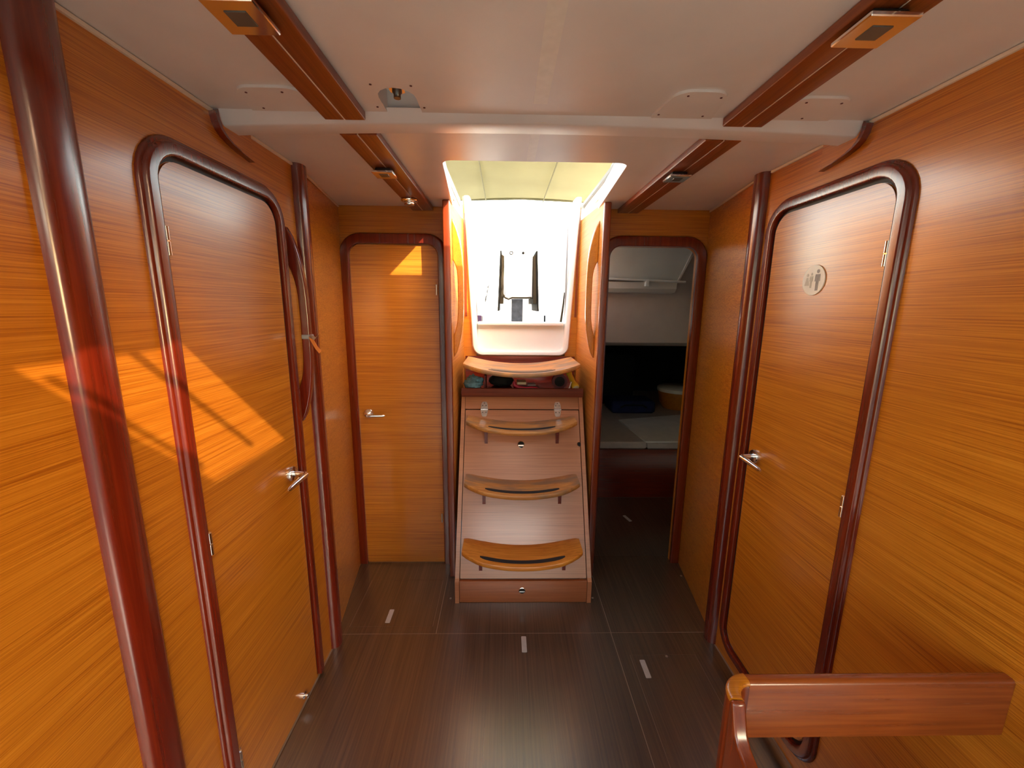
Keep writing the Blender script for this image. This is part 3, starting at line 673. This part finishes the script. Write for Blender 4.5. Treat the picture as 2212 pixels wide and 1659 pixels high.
# ------------------------------------------------------------------ bench end at lower right
BN = empty('bench', (.55, .45, 0), 'varnished wooden bench end with back rail at lower right', 'bench')
path = [(.802, .605), (.36, .605)] + arc(.36, .655-.10, .05, PI/2, PI, 8)[1:]
m = MB(); R = []
def band(path, th, z0, z1, rr=.006):
    out = []
    P = [Vector((x, y, 0)) for x, y in path]
    for i, p in enumerate(P):
        t = (P[min(i+1, len(P)-1)]-P[max(i-1, 0)]).normalized(); nn = Vector((-t.y, t.x, 0))
        sec_ = [(-th/2, z0), (-th/2, z1-rr), (-th/2+rr*.4, z1-rr*.3), (-th/2+rr, z1), (th/2-rr, z1), (th/2-rr*.4, z1-rr*.3), (th/2, z1-rr), (th/2, z0)]
        out.append([tuple(p+nn*a+Vector((0, 0, z))) for a, z in sec_])
    return out
m.rings(band([(.8045, .603), (.332, .603)], .023, .648, .762)); m.build('back_rail', 'red_wood_x', BN)
cpath = [(.332+.0385*math.cos(a), .5645+.0385*math.sin(a)) for a in [PI/2+PI/2*k/10 for k in range(11)]]
m = MB(); m.rings(band(cpath, .023, .0, .757)); m.build('corner_post', 'red_wood_z', BN)
m = MB(); m.rings(band(cpath, .0235, .7565, .7628, .005)); m.build('corner_cap', 'teak_x', BN, label='pale end-grain cap on the rounded corner')
prof = [(.5645, 0), (.5645, .7615), (.556, .7610), (.549, .738), (.541, .715), (.530, .703), (.510, .695), (.45, .684), (.30, .674), (.16, .668), (.135, .655), (.12, .62), (.12, 0)]
m = MB(); m.prism(prof, lambda u, v, h: (h, u, v), .282, .305); ep = m.build('end_panel', 'red_wood_z', BN)
bv = ep.modifiers.new('bevel', 'BEVEL'); bv.width = .005; bv.segments = 3; bv.limit_method = 'ANGLE'; bv.angle_limit = math.radians(60)
MB().rbox(.306, .802, .13, .58, .40, .44, .01).build('seat', 'teak_x', BN)
MB().rbox(.306, .802, .13, .155, 0, .40, .004).build('front_board', 'red_wood_x', BN)

# ------------------------------------------------------------------ aft cabin seen through the doorway
MB().box(.376, .40, 2.09, 4.8, 0, 1.22).box(.376, .40, 2.09, 2.57, 1.22, 1.93).box(.376, .40, 2.87, 4.8, 1.22, 1.93).box(.376, .40, 2.57, 2.87, 1.80, 1.93).build('wall_cabin_left', 'liner_white', kind='structure', label='inner side of the aft cabin', smooth=False)
m = MB(); m.box(1.88, 1.92, 2.09, 4.8, 0, 1.96); m.build('wall_cabin_right', 'liner_white', kind='structure', label='hull side of the aft cabin', smooth=False)
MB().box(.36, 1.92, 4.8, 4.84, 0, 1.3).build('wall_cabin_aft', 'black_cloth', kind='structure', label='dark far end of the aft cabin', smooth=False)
MB().box(1.866, 1.8795, 2.88, 4.79, .45, 1.10).build('wall_cabin_lining', 'black_cloth', kind='structure', label='dark fabric hull lining low in the aft cabin', smooth=False)  # black sheet added over the hull side to paint in the cabin's deep shade
MB().box(.93, 1.92, 2.06, 2.09, 0, 1.93).build('wall_cabin_fore', 'teak_x', kind='structure', label='bulkhead inside the aft cabin beside the doorway', smooth=False)
m = MB()
cz = [(2.09, 1.88), (2.78, 1.86), (2.90, 1.80), (2.985, 1.66), (3.0, 1.50), (3.005, 1.22), (3.02, 1.145), (3.06, 1.118), (4.8, 1.10)]
m.rings([[(x, y, z) for y, z in cz] + [(x, y, z+.03) for y, z in cz[::-1]] for x in (.40, 1.88)])
m.build('ceiling_cabin', 'liner_dim', kind='structure', label='white moulded liner dropping behind the cabin doorway')
# open storage pocket with rail on the liner
t = empty('overhead_pocket', (.90, 2.93, 1.50), 'white overhead pocket with rail on the cabin liner', 'pocket')
m = MB(); sec2 = [(2.99, 1.50), (2.93, 1.505), (2.905, 1.53), (2.90, 1.575), (2.908, 1.575), (2.914, 1.535), (2.935, 1.515), (2.99, 1.512)]
m.rings([[(x, y, z + .0*(x-.6)) for y, z in sec2] for x in (.42, 1.06, 1.10)]); m.build('tray', 'liner_white', t)
MB().tube([(.42, 2.885, 1.600), (1.15, 2.885, 1.576)], .0075, 10).build('rail', 'white_plastic', t)
MB().rbox(.872, .898, 2.878, 2.93, 1.545, 1.592, .004).build('bracket', 'white_plastic', t)
MB().prism([(.46, 1.60), (1.12, 1.585), (1.20, 1.83), (.52, 1.83)], lambda u, v, h: (u, 2.93+h+(v-1.6)*-.35, v), 0, .008).build('flap_panel', 'flap_grey', t, label='pale hinged flap leaning above the rail')
for p in ([(.452, 1.60), (.468, 1.60), (.535, 1.84), (.515, 1.84)], [(1.112, 1.585), (1.124, 1.585), (1.206, 1.83), (1.188, 1.83)]):
    MB().prism(p, lambda u, v, h: (u, 2.925+h+(v-1.6)*-.35, v), -.006, .004).build('flap_edge', 'white_plastic', t)
B = empty('berth', (1.1, 3.4, 0), 'mahogany fronted berth base inside the dark aft cabin', 'berth')
MB().box(.41, 1.87, 2.845, 2.87, 0, .375).build('front_panel', 'mahogany_x', B)
MB().box(.41, 1.87, 2.87, 4.78, .33, .36).build('base_board', 'mahogany_x', B)
for x0, x1, lb in ((.415, .955, 'grey cushion on the berth nearest the stairwell'), (.958, 1.865, 'grey cushion on the berth under the white board')):
    MB().rbox(x0, x1, 2.85, 4.75, .3765, .430, .016).build('berth_cushion', 'mattress_fabric', label=lb, cat='cushion', group='berth cushions')
m = MB(); m.prism([(.938, 2.835), (1.22, 2.84), (1.60, 3.62), (.90, 3.42)], onF, .4305, .442); m.build('white_board', 'board_white', label='flat white board lying on the berth cushion', cat='board', smooth=False)
t = empty('blue_bag', (1.10, 3.68, .43), 'dark blue folded bag on the berth behind the white board', 'bag')
MB().rbox(.90, 1.31, 3.66, 3.95, .431, .545, .03).build('body', 'navy', t)
MB().tube([(.98, 3.655, .49), (1.02, 3.645, .515), (1.18, 3.645, .515), (1.22, 3.655, .49)], .008, 8).build('strap', 'black_cloth', t)
MB().rbox(.46, 1.22, 4.02, 4.5, .431, .93, .06).build('dark_bag', 'black_cloth', label='large black bag at the far end of the berth', cat='bag')
t = empty('storage_tub', (1.62, 3.92, .43), 'wooden tub with pale lid on the berth by the hull side', 'tub')
MB().lathe([(.14, .001), (.17, .05), (.19, .16), (.19, .17)], (1.62, 3.92, .43), (0, 0, 1), 24).build('bowl', 'teak_y', t)
MB().lathe([(.001, .17), (.20, .17), (.20, .20), (.18, .215), (.001, .216)], (1.62, 3.92, .43), (0, 0, 1), 24).build('lid', 'board_white', t)

# ------------------------------------------------------------------ cockpit outside
MB().box(-.55, .40, 2.60, 6.0, .90, .95).build('cockpit_sole', 'gelcoat_deck', kind='structure', label='white cockpit sole', smooth=False)
MB().box(-.345, .345, 2.575, 2.70, .95, 1.295).build('bridge_deck', 'gelcoat_deck', kind='structure', label='white bridge deck behind the companionway sill', smooth=False)
for s, lb in ((-1, 'left'), (1, 'right')):
    a, b = sorted((s*.42, s*1.6)); c, d = sorted((s*1.15, s*1.6))
    t = empty('cockpit_bench', ((a+b)/2, 4.4, .95), 'sunlit white cockpit bench on the %s' % lb, 'bench', 'white cockpit benches')
    MB().rbox(a, b, 3.10, 5.9, 1.16, 1.40, .03, 'y').build('seat', 'gelcoat_deck', t)
    MB().rbox(c, d, 3.10, 5.9, 1.402, 1.72, .05, 'y').build('coaming', 'gelcoat_deck', t)
MB().box(-1.6, 1.6, 5.9, 6.0, .9, 1.78).build('transom', 'gelcoat_deck', kind='structure', label='white transom at the stern', smooth=False)
# coachroof beside the hatch
for s, lb in ((-1, 'left'), (1, 'right')):
    a, b = sorted((s*.40, s*1.75)); MB().box(a, b, .4, 2.62, 1.93, 1.96).build('coachroof_%s' % lb, 'gelcoat_deck', kind='structure', label='white coachroof beside the hatch on the %s' % lb, smooth=False)
# folding table
TB = empty('cockpit_table', (0, 3.15, .95), 'white cockpit table with dark folded leaves seen end on through the companionway', 'table')
MB().rbox(-.100, .106, 3.10, 3.75, 1.46, 1.80, .01, 'y').build('body', 'white_plastic', TB)
MB().box(-.046, .038, 3.105, 3.20, .95, 1.455).build('pedestal', 'pedestal_grey', TB)
for s in (-1, 1):
    x = .003+s*.136; m = MB(); m.prism([(x-s*.012, 1.795), (x, 1.797), (x+s*.018, 1.365), (x+s*.006, 1.365)], lambda u, v, h: (u, h, v), 3.08, 3.75); m.build('leaf', 'table_wood', TB)
    m = MB(); x = .003+s*.114; m.prism([(x-s*.008, 1.76), (x+s*.010, 1.77), (x+s*.022, 1.42), (x-s*.004, 1.42)], lambda u, v, h: (u, h, v), 3.09, 3.72); m.build('leaf_inner', 'table_inner', TB)
MB().tube([(-.118, 3.07, 1.74), (-.112, 3.07, 1.50), (-.10, 3.07, 1.465), (-.07, 3.07, 1.45), (-.045, 3.07, 1.462), (.06, 3.07, 1.462), (.10, 3.07, 1.465)], .006, 8).build('tube_frame', 'table_inner', TB)
MB().lathe([(.009, 0), (.013, 0), (.013, .004), (.009, .004), (.009, 0)], (-.052, 3.10, 1.782), (0, -1, 0), 20, caps=False).build('lock_ring', 'outdoor_dark', TB)
MB().lathe([(.009, 0), (.009, .004), (.001, .006)], (.035, 3.10, 1.782), (0, -1, 0), 14).build('lock_knob', 'outdoor_dark', TB)
t = empty('winch_bag', (-.265, 2.66, 1.2955), 'small purple pouch on the bridge deck left of the cockpit table', 'pouch')
MB().rbox(-.285, -.245, 2.64, 2.68, 1.2955, 1.342, .006).build('body', 'purple_fabric', t)
MB().tube([(-.241, 2.66, 1.297), (-.241, 2.66, 1.338)], .003, 8).build('strap', 'lens', t)
# canopy above the cockpit
CN = empty('canopy', (0, 3.6, 2.34), 'beige fabric canopy stretched over the cockpit', 'canopy')
m = MB(); R = []
for k in range(13):
    x = -.75+1.65*k/12; z = 2.385-.05*((x-.07)/.8)**2; R.append([(x, 2.30, z), (x, 4.16, z+.03), (x, 4.16, z+.033), (x, 2.30, z+.003)])
m.rings(R); m.build('cloth', 'canopy_cloth', CN)
for x in (-.28, .26):
    MB().box(x-.003, x+.003, 2.30, 4.16, 2.372, 2.384).build('seam', 'canopy_seam', CN)
MB().tube([(-1.3, 4.16, 1.724), (-1.2, 4.16, 2.2), (-.75, 4.16, 2.385), (.07, 4.16, 2.41), (.90, 4.16, 2.38), (1.2, 4.16, 2.2), (1.3, 4.16, 1.724)], .010, 8).build('bow_tube', 'canopy_seam', CN)
# bits of cockpit gear
gear = 'cockpit gear seen through the companionway'
MB().rbox(-.405, -.365, 5.92, 5.96, 1.7805, 1.94, .004).build('instrument_box', 'pedestal_grey', label='small grey instrument box left of the cockpit table', cat='instrument')
MB().tube([(-.322, 5.893, 1.69), (-.335, 5.893, 1.66), (-.326, 5.893, 1.64), (-.345, 5.893, 1.61), (-.347, 5.893, 1.56), (-.36, 5.893, 1.53), (-.366, 5.893, 1.50), (-.37, 5.893, 1.46)], [.004, .008, .004, .007, .004, .007, .009, .006], 8).build('rope', 'outdoor_dark', label='dark rope end hanging on the transom left of the cockpit table', cat='rope')
MB().tube([(.285, 2.68, 1.49), (.281, 2.68, 1.42), (.272, 2.68, 1.34), (.266, 2.68, 1.2955)], [.003, .005, .006, .007], 8).build('wooden_stick', 'table_inner', label='tan stick standing on the bridge deck right of the cockpit table', cat='stick')
MB().tube([(.318, 2.58, 1.93), (.312, 2.58, 1.905), (.320, 2.58, 1.885), (.310, 2.58, 1.86), (.316, 2.58, 1.845)], [.003, .004, .003, .004, .003], 8).build('lanyard', 'pedestal_grey', label='small grey lanyard at the upper right of the companionway frame', cat='cord')
MB().box(-400, 400, -400, 400, -1.2, -1.1).build('sea', 'sea', kind='structure', label='open water around the boat', smooth=False)
